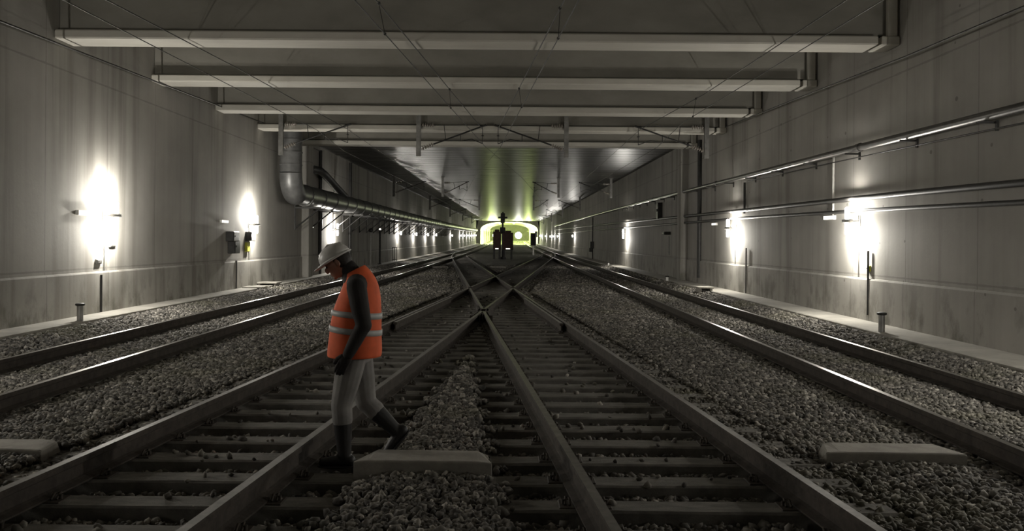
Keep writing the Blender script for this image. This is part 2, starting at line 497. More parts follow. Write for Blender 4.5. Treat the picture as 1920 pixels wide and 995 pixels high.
plate_me = plates_mb().build('baseplate', M['plate']); PM = plate_me.data; bpy.data.objects.remove(plate_me)
def sleeper(L, x, y, label, group, plates=(), dz=0, rz=0, key=None, name='sleeper'):
    key = round(L, 1)
    ks = (key, random.randint(0, 2))
    if ks not in proto:
        o = sleeper_mesh(key).build(name, M['sleeper']); proto[ks] = o.data; bpy.data.objects.remove(o)
    o = bpy.data.objects.new(name, proto[ks]); col.objects.link(o)
    o.location = (x, y, G(y)+dz); o.rotation_euler = (0, 0, rz); tag(o, label, 'sleeper', group)
    for px in plates:
        p = bpy.data.objects.new('baseplate', PM); col.objects.link(p); p.parent = o; p.location = (px-x, 0, -.004)
    return o
count = 0
sleeper_list = []
y = 2.75
while y < 13.2:
    j = random.uniform(-.02, .02)
    sleeper(2.6, cA(y)+j, y, 'weathered sleeper under the right-hand diverging track in the foreground', 'foreground sleepers of the right diverging track', (cA(y)-HG, cA(y)+HG), rz=random.uniform(-.006, .006))
    sleeper(2.6, cB(y)+j, y+.03, 'weathered sleeper under the left-hand diverging track in the foreground', 'foreground sleepers of the left diverging track', (cB(y)-HG, cB(y)+HG), rz=random.uniform(-.006, .006))
    y += .6; count += 2
while y < 46:
    a, b = cA(y), cB(y); lo, hi = min(a, b)-1.3, max(a, b)+1.3
    sleeper(hi-lo, (lo+hi)/2, y, 'long sleeper carrying both rusty tracks through the crossing', 'long sleepers under the scissors crossing', (a-HG, a+HG, b-HG, b+HG) if y < 20 else ())
    y += .6; count += 1
while y < 62:
    for c, s in ((cA(y), 'left'), (cB(y), 'right')):
        sleeper(2.6, c, y, 'sleeper beyond the crossing under the rails curving to the %s' % s, 'sleepers curving to the %s beyond the crossing' % s); count += 1
    y += .6
rest = []
yy_ = y
while yy_ < 84: rest += [(cA(yy_), yy_, 0), (cB(yy_), yy_, 0)]; yy_ += .6
for c, s, y0 in ((CL, 'far left', 8.6), (CR, 'far right', 5.6)):
    y = y0; k = 0
    while y < 120:
        if k < 78: sleeper(2.6, c+random.uniform(-.06, .06), y, 'ballast-covered sleeper of the %s track' % s, 'sleepers of the %s track' % s, dz=.0, rz=random.uniform(-.01, .01)); count += 1
        else: rest.append((c, y, 0))
        y += .6; k += 1
mb = MB()
for (x, y, z) in rest:
    mb.cbox(x-1.3, x+1.3, y-.12, y+.12, G(y)-.15, G(y), .012)
tag(mb.build('sleeper', M['sleeper']), 'rows of distant sleepers fading away towards the far tunnel', 'sleeper', kind='stuff')
print('sleepers', count)

# ------------------------------------------------------------------ loose concrete blocks
def slab(L, D, H, cut, name='concrete_block'):
    """low precast block whose top corners are cut down to the ends"""
    t = MB()
    a, b = L/2, D/2
    base = [(-a, -b), (a, -b), (a, b), (-a, b)]
    top = [(-a+cut*.25, -b), (a-cut*.25, -b), (a-cut, b-.02), (-a+cut, b-.02)]
    vs = [(x, y, -.12) for x, y in base]+[(x, y, H*.93) for x, y in base[:2]]+[(a-cut*.6, b, H*.8), (-a+cut*.6, b, H*.8)]
    vs += [(-a+cut*.8, -b+.012, H), (a-cut*.8, -b+.012, H), (a-cut, b-.02, H), (-a+cut, b-.02, H)]
    fs = [(0, 3, 2, 1), (0, 1, 5, 4), (1, 2, 6, 5), (2, 3, 7, 6), (3, 0, 4, 7), (4, 5, 9, 8), (5, 6, 10, 9), (6, 7, 11, 10), (7, 4, 8, 11), (8, 9, 10, 11)]
    t.add(vs, fs); return t
def place_slab(x, y, L, D, H, cut, rz, label, z=0):
    o = slab(L, D, H, cut).build('concrete_block', M['block']); o.location = (x, y, G(y)+z); o.rotation_euler = (0, 0, rz)
    m = o.modifiers.new('b', 'BEVEL'); m.width = .012; m.segments = 2
    return tag(o, label, 'concrete block')
place_slab(-.615, 6.50, 1.0, .36, .14, .13, -.02, 'pale concrete block with cut corners lying in the ballast between the tracks, bottom centre')
place_slab(3.05, 7.08, 1.10, .36, .09, .14, -.03, 'rounded concrete block on the ballast at right, beside the inner rail of the right track')
place_slab(-4.1, 6.98, 1.0, .36, .09, .12, -.03, 'concrete block at the left edge, cropped by the picture')
p = at(933, 502, 55); place_slab(p.x, 55, 1.0, .3, .12, .1, .08, 'small distant concrete block between the curving tracks beyond the crossing')
p = at(826, 503, 54); place_slab(p.x, 54, .95, .3, .12, .1, 0, 'small distant concrete block beside the inner rail of the left track')

# ------------------------------------------------------------------ ballast stones
ico = bmesh.new(); bmesh.ops.create_icosphere(ico, subdivisions=1, radius=1)
ico.verts.index_update()
IV = np.array([v.co[:] for v in ico.verts]); IF = np.array([[v.index for v in f.verts] for f in ico.faces]); ico.free()
def stones(name, region, n, smin, smax, label, accept):
    x0, x1, y0, y1 = region
    P = []
    tries = rng.random((n, 4))
    for a, b, c, d in tries:
        # more stones close by
        y = y0+(y1-y0)*b; x = x0+(x1-x0)*a
        if abs(x) > .60*y+.7: continue
        h = accept(x, y, c)
        if h is None: continue
        P.append((x, y, h+G(y), d))
    P = np.array(P); k = len(P)
    S = smin+(smax-smin)*rng.random(k)**1.6
    jit = 1+.32*(rng.random((k, 12, 3))-.5)*2
    V = IV[None]*jit*S[:, None, None]*np.stack([1+.3*rng.random(k), .7+.5*rng.random(k), .55+.3*rng.random(k)], 1)[:, None, :]
    q = rng.normal(size=(k, 4)); q[:, 1:3] *= .45; q /= np.linalg.norm(q, axis=1)[:, None]
    w, x, y, z = q.T
    R = np.stack([1-2*(y*y+z*z), 2*(x*y-z*w), 2*(x*z+y*w), 2*(x*y+z*w), 1-2*(x*x+z*z), 2*(y*z-x*w), 2*(x*z-y*w), 2*(y*z+x*w), 1-2*(x*x+y*y)], 1).reshape(k, 3, 3)
    V = np.einsum('kij,kvj->kvi', R, V)+P[:, None, :3]
    tri = (IF[None]+(np.arange(k)*12)[:, None, None]).reshape(-1)
    me = bpy.data.meshes.new(name); me.vertices.add(k*12); me.vertices.foreach_set('co', V.reshape(-1).astype(np.float32))
    nf = k*20; me.loops.add(nf*3); me.loops.foreach_set('vertex_index', tri.astype(np.int32))
    me.polygons.add(nf); me.polygons.foreach_set('loop_start', (np.arange(nf)*3).astype(np.int32))
    me.update(calc_edges=True)
    at_ = me.attributes.new('tone', 'FLOAT', 'POINT'); at_.data.foreach_set('value', np.repeat(rng.random(k), 12).astype(np.float32))
    me.materials.append(M['rock'])
    o = bpy.data.objects.new(name, me); col.objects.link(o); print(name, k)
    return tag(o, label, 'ballast', kind='stuff')
BL = [(-.615, 6.5, .52, .2), (3.05, 7.08, .57, .2), (-4.1, 6.98, .54, .2)]
def accept(x, y, c):
    if x < XL+.68 or x > XR-.86: return None
    for bx, by, a, b in BL:
        if abs(x-bx) < a and abs(y-by) < b: return None
    a, b = cA(y), cB(y)
    rails_ = (CL-HG, CL+HG, CR-HG, CR+HG)+((a-HG, a+HG, b-HG, b+HG) if y < 86 else ())
    dmin = min(abs(x-r) for r in rails_)
    if dmin < .11: return None
    h = gh(x, y)
    sl = ((y-2.75+.3) % .6)-.3
    if h < -.05:
        if abs(sl) < .15: return .01 if c < .012 else None
        return h+.02*c*2-.005
    for cc, y0 in ((CL, 8.6), (CR, 5.6)):
        if abs(x-cc) < 1.3:
            s2 = ((y-y0+.3) % .6)-.3
            if abs(s2) < .11 and c > (.55 if dmin < .45 or abs(x-cc) > .9 else .9): return None
            return h+.01*c
    return h+.02*c
stones('ballast', (-7.9, 6.4, 3.4, 12.5), 150000, .016, .040, 'grey crushed-stone ballast filling the foreground between the tracks', accept)
stones('ballast', (-7.9, 6.4, 12.5, 27), 130000, .02, .044, 'crushed-stone ballast around the near crossing', accept)
stones('ballast', (-7.9, 6.4, 27, 60), 70000, .03, .06, 'distant ballast beyond the crossing', accept)

# ------------------------------------------------------------------ lamps
LC = (1, .955, .87)
def light(kind, loc, power, c=LC, rot=None, spot=None, blend_=.5, r=.05, parent=None):
    l = bpy.data.lights.new('lamp_light', kind); l.energy = power; l.color = c
    if kind != 'AREA': l.shadow_soft_size = r
    if kind == 'SPOT': l.spot_size = spot; l.spot_blend = blend_
    o = bpy.data.objects.new('lamp_light', l); col.objects.link(o); o.location = loc
    if rot: o.rotation_euler = rot
    if parent: o.parent = parent
    return o
LZ = 2.2
def lamp_proto(s, far=False):
    """s=+1: hangs on the left wall and reaches towards +x; origin on the wall surface"""
    t = empty('wall_lamp', (0, 0, 0), 'x', 'lamp')
    mb = MB(); mb.cbox(0, .02*s, -.07, .07, -.12, .12, .004) if s > 0 else mb.cbox(-.02, 0, -.07, .07, -.12, .12, .004)
    mb.tube([(0, 0, 0), (.17*s, 0, 0)], .018, 8); mb.build('bracket', M['grey'], t)
    mb = MB(); mb.rings([((.26*s, 0, z), (r, 0, 0), (0, r, 0)) for z, r in ((-.04, .08), (-.035, .11), (.035, .11), (.04, .08))], 16)
    mb.build('housing', M['grey'], t)
    for q in (-1, 1):
        mb = MB(); mb.rings([((.26*s, 0, q*z), (r_, 0, 0), (0, r_, 0)) for z, r_ in (((.04, .05), (.05, .06), (.10, .06), (.12, .03)) if far else ((.04, .04), (.05, .05), (.26, .05), (.29, .03)))][::q], 14); mb.build('glass', M['lamp'], t)
    mb = MB(); zz = -LZ+1.03
    mb.tube([(.02*s, 0, -.10), (.02*s, 0, zz)], .012, 6); mb.build('conduit', M['grey'], t)
    return t
PW = 400
def wall_lamp(side, d, i, label, up=1.0, dn=1.0, detail=True):
    X, s = (XL, 1) if side == 'left' else (XR, -1)
    t = lamp_proto(s, not detail); t.location = (X, d, LZ+G(d)); t['label'] = label; t['group'] = 'lamps along the %s wall' % side
    if detail:
        light('POINT', (.27*s, 0, .37), PW*up*.5, r=.04, parent=t)
        light('POINT', (.27*s, 0, -.37), PW*dn*.5, r=.04, parent=t)
    else:
        light('POINT', (.26*s, 0, -.26), PW*dn*.5, r=.04, parent=t)
        light('POINT', (.26*s, 0, .26), PW*up*.5, r=.04, parent=t)
    return t
L = [(18.6, 'lit wall lamp nearest the camera on the left wall, big double glow'), (28.9, 'second lit wall lamp on the left, above the dark boxes'),
     (42.4, 'third lit wall lamp on the left, under the start of the duct, behind the helmet')]
for i, (d, lab) in enumerate(L): wall_lamp('left', d, i, lab, .85, 1.0)
for k, d in enumerate((67, 78, 89, 99, 126, 149, 160, 173, 184.5, 195, 204, 213)):
    wall_lamp('left', d, k, '%s small lit lamp of the receding row on the left wall' % ('first second third fourth fifth sixth seventh eighth ninth tenth eleventh farthest'.split()[k]), .45, .8, False)
R = [(18.4, 'lit wall lamp nearest the camera on the right wall, glow below the black cables'), (28.5, 'second lit wall lamp on the right wall, left of the nearest right one'), (55, 'third lit wall lamp on the right wall, beyond the pilaster')]
for i, (d, lab) in enumerate(R): wall_lamp('right', d, i, lab, .30, 1.0)
for k, d in enumerate((100, 132, 145, 156, 178, 201, 212)):
    wall_lamp('right', d, k, '%s small lit lamp on the right wall beyond the tall cable post' % ('first second third fourth fifth sixth farthest'.split()[k]), .45, .8, False)
for side in ('left', 'right'):
    for d, k in ((8.3, .9), (-1.5, .13)):
        wall_lamp(side, d, 0, 'wall lamp outside the picture on the %s wall' % side, k, k*.6).__setitem__('group', 'lamps outside the picture, %s' % side)

# lit little sign boxes by the lamps
def sign_box(px, py, X, w, h, label, conduit=None):
    X = (XR-.036) if X > 0 else (XL+.036); s = 1 if X > 0 else -1; L_ = .60
    p = atx(px, py, X); t = empty('sign_light', p, label, 'sign light')
    mb = MB(); mb.cbox(-.034, .034, -L_/2, L_/2, -h/2, h/2, .008); mb.build('case', M['white'], t)
    xx = sorted((-s*.0345, -s*.045)); mb = MB(); mb.box(xx[0], xx[1], -L_/2+.01, L_/2-.01, -h/2+.01, h/2-.01); mb.build('lit_face', M['sign'], t)
    s = 1 if X > 0 else -1
    wallx = XR if X > 0 else XL
    if conduit:
        q = atx(px+7, conduit, XR-.05); mb = MB(); mb.tube([(q.x-p.x, q.y-p.y, q.z-p.z), (q.x-p.x, q.y-p.y, .03)], .026, 6); mb.build('conduit', M['white'], t)
sign_box(158, 399, -8.30, .27, .10, 'small lit white sign box left of the nearest left lamp')
sign_box(420, 415, -8.35, .20, .09, 'small lit white sign box left of the second left lamp')
sign_box(583, 425, -8.35, .15, .10, 'small lit sign box on the left wall under the duct elbow')
sign_box(1556, 408, 7.05, .24, .10, 'lit white sign box on a long white drop conduit, left of the nearest right lamp', 292)
sign_box(1340, 420, 7.05, .16, .09, 'small lit white sign box left of the second right lamp')

# ------------------------------------------------------------------ wall boxes, conduits
def wallbox(name, px, py, X, w, h, dep, mat, label, cat):
    p = atx(px, py, X); wallx = XR if X > 0 else XL; s = 1 if X > 0 else -1
    t = empty(name, (wallx, p.y, p.z-h/2), label, cat)
    a, b = sorted((0, -s*dep))
    mb = MB(); mb.cbox(a, b, -w/2, w/2, 0, h, .01); mb.build('case', mat, t)
    a, b = sorted((-s*dep*.998, -s*(dep+.012)))
    mb = MB(); mb.cbox(a, b, -w/2+.02, w/2-.02, .02, h-.02, .004); mb.build('door', mat, t)
    mb = MB(); mb.box(-.05*(s > 0)-0*dep+(-s*dep if s > 0 else 0)-.0, (-s*dep+.0 if s > 0 else dep)+.02, -w/4, -w/4+.02, h*.45, h*.6); mb.build('handle', M['dark'], t)
    return t
wallbox('equipment_cabinet', 441, 443, -8.4, .55, .30, .24, M['dark'], 'upper dark cabinet left of the second left lamp glow', 'cabinet')
wallbox('equipment_cabinet', 444, 462, -8.4, .50, .42, .22, M['dark'], 'lower dark cabinet left of the second left lamp glow', 'cabinet')
wallbox('equipment_cabinet', 475, 443, -8.4, .45, .30, .20, M['dark'], 'dark cabinet right of the second left lamp glow', 'cabinet')
wallbox('notice_box', 467, 463, -8.5, .30, .30, .08, M['yellow'], 'yellow box under the second left lamp', 'box')
wallbox('junction_box', 217, 461, -8.5, .26, .06, .04, M['grey'], 'small grey junction box right of the nearest left lamp glow', 'box')
wallbox('junction_box', 192, 490, -8.5, .24, .10, .04, M['grey'], 'small grey junction box under the nearest left lamp', 'box')
wallbox('junction_box', 1622, 503, 7.2, .12, .12, .03, M['yellow'], 'small yellowish box right of the conduit under the nearest right lamp', 'box')
wallbox('louvre_box', 1229, 395, 7.0, .5, .78, .22, M['dark'], 'tall dark louvred box high on the right wall beyond the pilaster', 'box')
wallbox('equipment_cabinet', 1244, 437, 7.0, .4, .14, .3, M['dark'], 'small dark box on the right wall with a thin conduit beneath', 'cabinet')
def conduit(px, y0, y1, X, r, label, mat='grey'):
    a = atx(px, y0, X); b = at(px, y1, a.y); wx = XR-.05 if X > 0 else XL+.05
    mb = MB(); mb.tube([(wx, a.y, a.z), (wx, a.y, max(b.z, .18+G(a.y)))], r, 8); 
    return tag(mb.build('conduit', M[mat]), label, 'conduit')
conduit(1248, 442, 478, 7.1, .02, 'thin pale conduit under the small dark box on the right wall')
conduit(1387, 342, 400, 7.1, .035, 'dark vertical conduit dropping to the second right lamp', 'dark')
conduit(1614, 470, 590, 7.1, .022, 'dark vertical conduit below the nearest right lamp', 'dark')
conduit(1390, 465, 560, 7.1, .022, 'dark vertical conduit below the second right lamp', 'dark')
conduit(203, 515, 600, -8.4, .03, 'dark vertical conduit low on the wall under the nearest left lamp', 'dark')
conduit(452, 488, 560, -8.4, .03, 'thin vertical conduit low on the wall under the second left lamp', 'dark')
conduit(578, 275, 545, -8.4, .09, 'dark vertical pipe on the left wall just beyond the duct elbow', 'dark')
conduit(607, 282, 520, -8.4, .09, 'dark vertical pipe on the left wall crossing the third lamp glow', 'dark')
conduit(662, 305, 500, -8.4, .11, 'dark vertical pipe on the left wall midway along the duct', 'dark')
conduit(1296, 262, 520, 6.9, .10, 'dark vertical pipe beside the right pilaster', 'dark')
def post_light(px, y0, y1, X, label):
    b = atx(px, y1, X); a = at(px, y0, b.y); t = empty('marker_post', (b.x, b.y, .17+G(b.y)), label, 'post'); h = a.z-.17-G(b.y)
    mb = MB(); mb.tube([(0, 0, 0), (0, 0, h)], .06, 10); mb.build('pole', M['dark'], t)
    mb = MB(); mb.ell((0, 0, h+.05), (.07, .07, .07)); mb.build('lamp_head', M['sign'], t)
    mb = MB(); mb.cbox(-.12, .12, -.12, .12, 0, .04, .01); mb.build('foot', M['dark'], t)
post_light(712, 431, 499, -8.25, 'tall dark post with a small light on top by the left wall')
t = empty('marker_post', (-8.25, 52, .17+G(52)), 'thin sign post with dark round head by the left wall', 'post')
mb = MB(); mb.tube([(0, 0, 0), (0, 0, 2.0)], .025, 8); mb.build('pole', M['grey'], t)
mb = MB(); mb.rings([((0, y, 2.1), (.13, 0, 0), (0, 0, .13)) for y in (-.02, .02)], 16); mb.build('sign_disc', M['dark'], t)
# small rack by the left wall
t = empty('metal_rack', (-8.28, 63, .17+G(63)), 'small upright metal frame standing by the left wall below the row of lamps', 'rack')
mb = MB()
for x in (-.15, 0, .15): mb.box(x-.018, x+.018, -.018, .018, 0, 1.0)
mb.box(-.17, .17, -.02, .02, .97, 1.02); mb.box(-.17, .17, -.02, .02, .1, .14); mb.build('frame', M['dark'], t)
# cable trough boxes on the walkway
def trough(x, y, w, dep, h, label, lid=True, z=.17):
    t = empty('cable_pit', (x, y, z+G(y)), label, 'pit box')
    mb = MB()
    mb.cbox(-w/2, -w/2+.07, -dep/2, dep/2, 0, h, .01); mb.cbox(w/2-.07, w/2, -dep/2, dep/2, 0, h, .01)
    mb.cbox(-w/2+.07, w/2-.07, dep/2-.07, dep/2, 0, h, .01); mb.build('body', M['block'], t)
    mb = MB(); mb.cbox(-w/2-.04, w/2+.04, -dep/2-.03, dep/2+.03, h, h+.05, .01); mb.build('lid', M['walk'], t)
p = at(478, 543, 28.2); trough(p.x, 28.2, .55, .6, .16, 'low concrete pit box at the left walkway edge, nearer one of two', z=.0)
p = at(505, 538, 30.0); trough(p.x, 30.0, .6, .6, .22, 'low concrete pit box at the left walkway edge, farther one of two', z=.0)
p = at(1332, 548, 29.0); trough(6.35, 28.8, .42, .6, .24, 'concrete pit box with pale lid beside the right walkway', z=.0)
def bollard(px, py, d, h, label, mat='grey'):
    p = at(px, py, d); s = -1 if p.x < 0 else 1
    x = max(min(p.x, 6.98), -8.2)
    g = .17 if (x < -8.0 or x > 6.5) else -.02
    t = empty('marker_stub', (x, d, g+G(d)), label, 'short post')
    mb = MB(); mb.tube([(0, 0, 0), (0, 0, h-.03)], .055, 12); mb.build('stem', M[mat], t)
    mb = MB(); mb.rings([((0, 0, z), (r, 0, 0), (0, r, 0)) for z, r in ((h-.04, .07), (h-.03, .085), (h, .085), (h+.01, .06))], 16); mb.build('cap', M['dark'], t)
bollard(150, 605, 16.5, .32, 'short grey stub post with dark cap at the left walkway, nearest left')
bollard(1653, 615, 15.6, .34, 'short grey stub post with dark cap on the right walkway, nearest right')
bollard(1251, 529, 36.0, .36, 'short pale stub post near the right wall beyond the concrete pit box', 'white')
bollard(1141, 498, 58.0, .36, 'distant short pale stub post near the right wall', 'white')
t = empty('cable_post', (7.1, 76, .17+G(76)), 'tall thin dark post with boxes at its foot by the right wall', 'post')
mb = MB(); mb.tube([(0, 0, 0), (0, 0, 3.6)], .05, 8); mb.build('pole', M['dark'], t)
mb = MB(); mb.cbox(-.22, .12, -.1, .1, .9, 1.5, .02); mb.cbox(-.3, .0, -.1, .1, .6, .95, .02); mb.build('switch_box', M['dark'], t)

# ------------------------------------------------------------------ pipes and cables on the right wall
def wall_run(name, pts, X, r, label, cat, mat, n=8):
    P = [atx(px, py, X) for px, py in pts]
    # extrapolate towards the camera
    a, b = P[0], P[1]; P.insert(0, a+(a-b).normalized()*9)
    out = []
    for i in range(len(P)-1):
        for k in range(4): out.append(P[i].lerp(P[i+1], k/4))
    out.append(P[-1])
    mb = MB(); mb.tube(out, r, n)
    return tag(mb.build(name, M[mat]), label, cat), out
def brackets(run, step, name, drop=.06):
    pass
pp, path = wall_run('wall_pipe', [(1920, 200), (1560, 289), (1398, 330), (1200, 380), (1100, 407), (1040, 424)], 7.12, .075, 'thick steel pipe running high along the right wall', 'pipe', 'pipe', 12)
def along(path, y):
    for a, b in zip(path, path[1:]):
        if a.y <= y <= b.y: return a.lerp(b, (y-a.y)/(b.y-a.y))
y = 10.6
while y < 60:
    p = along(path, y); mb = MB()
    mb.box(p.x-.14, XR+.0-.0005, y-.02, y+.02, p.z-.11, p.z-.078); mb.box(XR-.03, XR-.0005, y-.03, y+.03, p.z-.22, p.z-.06)
    o = mb.build('pipe_bracket', M['dark'], pp); y += 2.6
for y in (18.0, 30.5, 44):     # couplings
    p = along(path, y); mb = MB(); mb.tube([(p.x, y-.08, p.z), (p.x, y+.08, p.z)], .09, 12); mb.build('coupling', M['pipe'], pp)
wall_run('wall_cable', [(1920, 342), (1700, 362), (1398, 393.7), (1100, 424), (1040, 431)], 7.16, .055, 'upper thick black cable along the right wall', 'cable', 'cable')
wall_run('wall_cable', [(1920, 379), (1680, 391), (1400, 408), (1100, 433), (1040, 438)], 7.16, .042, 'lower thick black cable along the right wall, just above the lamps', 'cable', 'cable')
wall_run('wall_cable', [(1920, 230), (1700, 276), (1560, 305), (1400, 340)], 7.22, .012, 'thin drooping cable below the steel pipe on the right wall', 'cable', 'cable', 6)
wall_run('feeder_cable', [(1917, 13), (1700, 105), (1513, 177), (1360, 238)], 7.05, .016, 'thin feeder cable high on the right wall near the beam ends', 'cable', 'wire', 6)
wall_run('feeder_cable', [(2, 40), (290, 152), (493, 230), (600, 283)], -8.4, .020, 'thin feeder cable high on the left wall near the beam ends', 'cable', 'wire', 6)

# ------------------------------------------------------------------ overhead line
YD = 29.62
def wire_pair(cpts, mpts, drops, label, group, r1=.009, r2=.011):
    """cpts / mpts: (px,py,H) with H height above the eye, d from H"""
    def conv(pts):
        out = []
        for px, py, H in pts:
            u, v = px-957, py-453; v2 = v-ROLL*u; d = -H*F/v2; out.append(at(px, py, d))
        return out
    C, Mm = conv(cpts), conv(mpts)
    for P in (C, Mm):
        P.insert(0, P[0]+(P[0]-P[1])*1.2)
    mb = MB(); mb.tube(C, r1, 6); tag(mb.build('contact_wire', M['wire']), 'contact wire '+label, 'wire', 'overhead contact wires')
    mb = MB(); mb.tube(Mm, r2, 6); me = tag(mb.build('messenger_wire', M['wire']), 'upper carrying wire '+label, 'wire', 'overhead carrying wires')
    for d in drops:
        a, b = along(Mm, d), along(C, d)
        if a is None or b is None: continue
        mb = MB(); mb.tube([a, b], .006, 5); mb.ell(a, (.03, .05, .03), None, 6); mb.ell(b, (.025, .05, .025), None, 6); mb.build('dropper', M['wire'], me)
    return C, Mm
HC, HM = 3.24, 3.72
w1 = wire_pair([(665, 0, HC), (909, 274, HC)], [(705, 0, HM), (850, 176, 3.69), (904, 241, HM)], (13.8, 21.4), 'over the left diverging track, left of the middle pairs', '')
w2 = wire_pair([(1085, 0, HC), (938, 276, HC)], [(1058, 0, HM), (968, 176, 3.69), (934, 241, HM)], (14.0, 21.2), 'over the right diverging track, right of the middle pairs', '')
w3 = wire_pair([(133, 7, HC), (593, 243, HC), (645, 283, 3.2)], [(200, 0, HM), (440, 125, 3.69), (648, 240, HM)], (), 'over the far left track', '')
w4 = wire_pair([(1647, 5, HC), (1280, 230, HC), (1232, 276, 3.2)], [(1587, 0, HM), (1323, 175, 3.69), (1200, 243, HM)], (22.5,), 'over the far right track', '')
# the far part of each line
for c, xs_, lab in ((CL, w3, 'far left track beyond the drop posts'), (CR, w4, 'far right track beyond the drop posts')):
    a = xs_[0][-1]; b = xs_[1][-1]
    mb = MB(); mb.tube([a]+[(c, y, 4.95+G(y)) for y in (60, 90, 120, 170, 220)], .009, 6); tag(mb.build('contact_wire', M['wire']), 'contact wire over the '+lab, 'wire', 'overhead contact wires')
    mb = MB(); mb.tube([b]+[(c, y, 5.55+G(y)) for y in (60, 90, 120, 170, 220)], .009, 6); tag(mb.build('messenger_wire', M['wire']), 'upper carrying wire over the '+lab, 'wire', 'overhead carrying wires')
for (xs_, fn, lab) in ((w1, cB, 'curving to the far right'), (w2, cA, 'curving to the far left')):
    a = xs_[0][-1]; b = xs_[1][-1]
    mb = MB(); mb.tube([a]+[(fn(y), y, 4.95+G(y)) for y in (45, 60, 75, 90)], .009, 6); tag(mb.build('contact_wire', M['wire']), 'contact wire beyond the drop posts '+lab, 'wire', 'overhead contact wires')
def insulator(mb, a, b, n=5, r=.085):
    a, b = Vector(a), Vector(b); mb.tube([a, b], .018, 8)
    d = (b-a).normalized(); u = d.orthogonal().normalized(); w = d.cross(u)
    for i in range(n):
        c = a.lerp(b, (i+.7)/(n+.4)); mb.rings([(c-d*.022, u*.02, w*.02), (c, u*r, w*r), (c+d*.008, u*r*.9, w*r*.9), (c+d*.03, u*.02, w*.02)], 12)
def cantilever(px, d, wx, label, zt=None, zb=4.57, zu=None, zc=4.98, wall=False):
    """drop post at px with a bracket reaching to the wire at wx"""
    X = px; near = zt is None; zt = zt if zt else 6.12; g = 0
    s = 1 if wx > X else -1
    t = empty('catenary_bracket', (X, d, zb), label, 'overhead line bracket', 'overhead line drop posts and brackets')
    q = lambda x, y, z: (x-X, y, z-zb)
    mb = MB(); mb.box(-.075, .075, -.05, -.035, 0, zt-zb); mb.box(-.075, .075, .035, .05, 0, zt-zb); mb.box(-.012, .012, -.035, .035, 0, zt-zb)
    
    if near: mb.box(-.06, .06, .045, .345, zt-zb-.12, zt-zb-.06); mb.box(-.06, .06, .045, .145, BZ+.05-zb, BZ+.12-zb)
    else: mb.cbox(-.14, .14, -.12, .12, zt-zb-.025, zt-zb-.001, .004)
    mb.build('drop_post', M['grey'], t)
    zu = zu or zb+1.05; zl = zb+.25
    mb = MB(); insulator(mb, q(X+s*.10, 0, zu), q(X+s*.52, 0, zu)); mb.build('insulator', M['insul'], t)
    mb = MB(); insulator(mb, q(X+s*.10, 0, zl), q(X+s*.50, 0, zl+.16)); mb.build('insulator', M['insul'], t)
    apex = (wx, 0, zc+.62)
    mb = MB(); mb.tube([q(X+s*.52, 0, zu), q(wx, 0, zc+.66)], .012, 6); mb.build('tie_rod', M['dark'], t)
    mb = MB(); mb.tube([q(X+s*.50, 0, zl+.16), q(*apex)], .026, 8); mb.tube([q(wx-s*.1, 0, zc+.60), q(wx+s*.12, 0, zc+.66)], .035, 8); mb.build('arm', M['dark'], t)
    mid = Vector((X+s*.5, 0, zl+.16)).lerp(Vector(apex), .55)
    mb = MB(); mb.tube([q(mid.x, 0, mid.z), q(mid.x, 0, mid.z-.22)], .014, 6)
    mb.tube([q(mid.x, 0, mid.z-.22), q((mid.x+wx)/2, 0, mid.z-.16), q(wx, 0, zc+.03)], .013, 6)
    mb.tube([q(wx, 0, zc+.62), q(wx, 0, zc+.02)], .012, 6); mb.ell(q(wx, 0, zc+.3), (.05, .03, .02), None, 8); mb.build('steady_arm', M['dark'], t)
    mb = MB(); k = Vector((X+s*.5, 0, zl+.16)).lerp(Vector(apex), .25); mb.tube([q(k.x, 0, k.z), q(k.x-s*.06, 0, zu+.02)], .012, 6); mb.build('stay', M['dark'], t)
    return t
PX = lambda px: (px-957)/F*YD-.03
cantilever(PX(527), YD, at(652, 240, YD).x, 'drop post with bracket at the far left, beside the vertical duct')
cantilever(PX(785), YD, at(905, 240, YD).x, 'drop post with bracket left of centre')
cantilever(PX(1062), YD, at(934, 240, YD).x, 'drop post with bracket right of centre')
cantilever(PX(1325), YD, at(1197, 243, YD).x, 'drop post with bracket at the far right near the right wall')
for k, y in enumerate((58, 84, 112, 142, 175)):
    g = G(y); nm = ['first', 'second', 'third', 'fourth', 'fifth'][k]
    cantilever(CL-2.0, y, CL, '%s bracket row beyond the beams, over the left track' % nm, CZ+g-.002, 4.57+g, zc=4.93+g, zu=5.5+g)
    cantilever(CR+2.0, y, CR, '%s bracket row beyond the beams, over the right track' % nm, CZ+g-.002, 4.57+g, zc=4.93+g, zu=5.5+g)
    if k < 2:
        cantilever(cA(y)-1.6 if k == 0 else -3.0, y, cA(y), '%s bracket row beyond the beams, over the track curving left' % nm, CZ+g-.002, 4.57+g, zc=4.93+g, zu=5.5+g)
        cantilever(cB(y)+1.6 if k == 0 else 2.2, y, cB(y), '%s bracket row beyond the beams, over the track curving right' % nm, CZ+g-.002, 4.57+g, zc=4.93+g, zu=5.5+g)

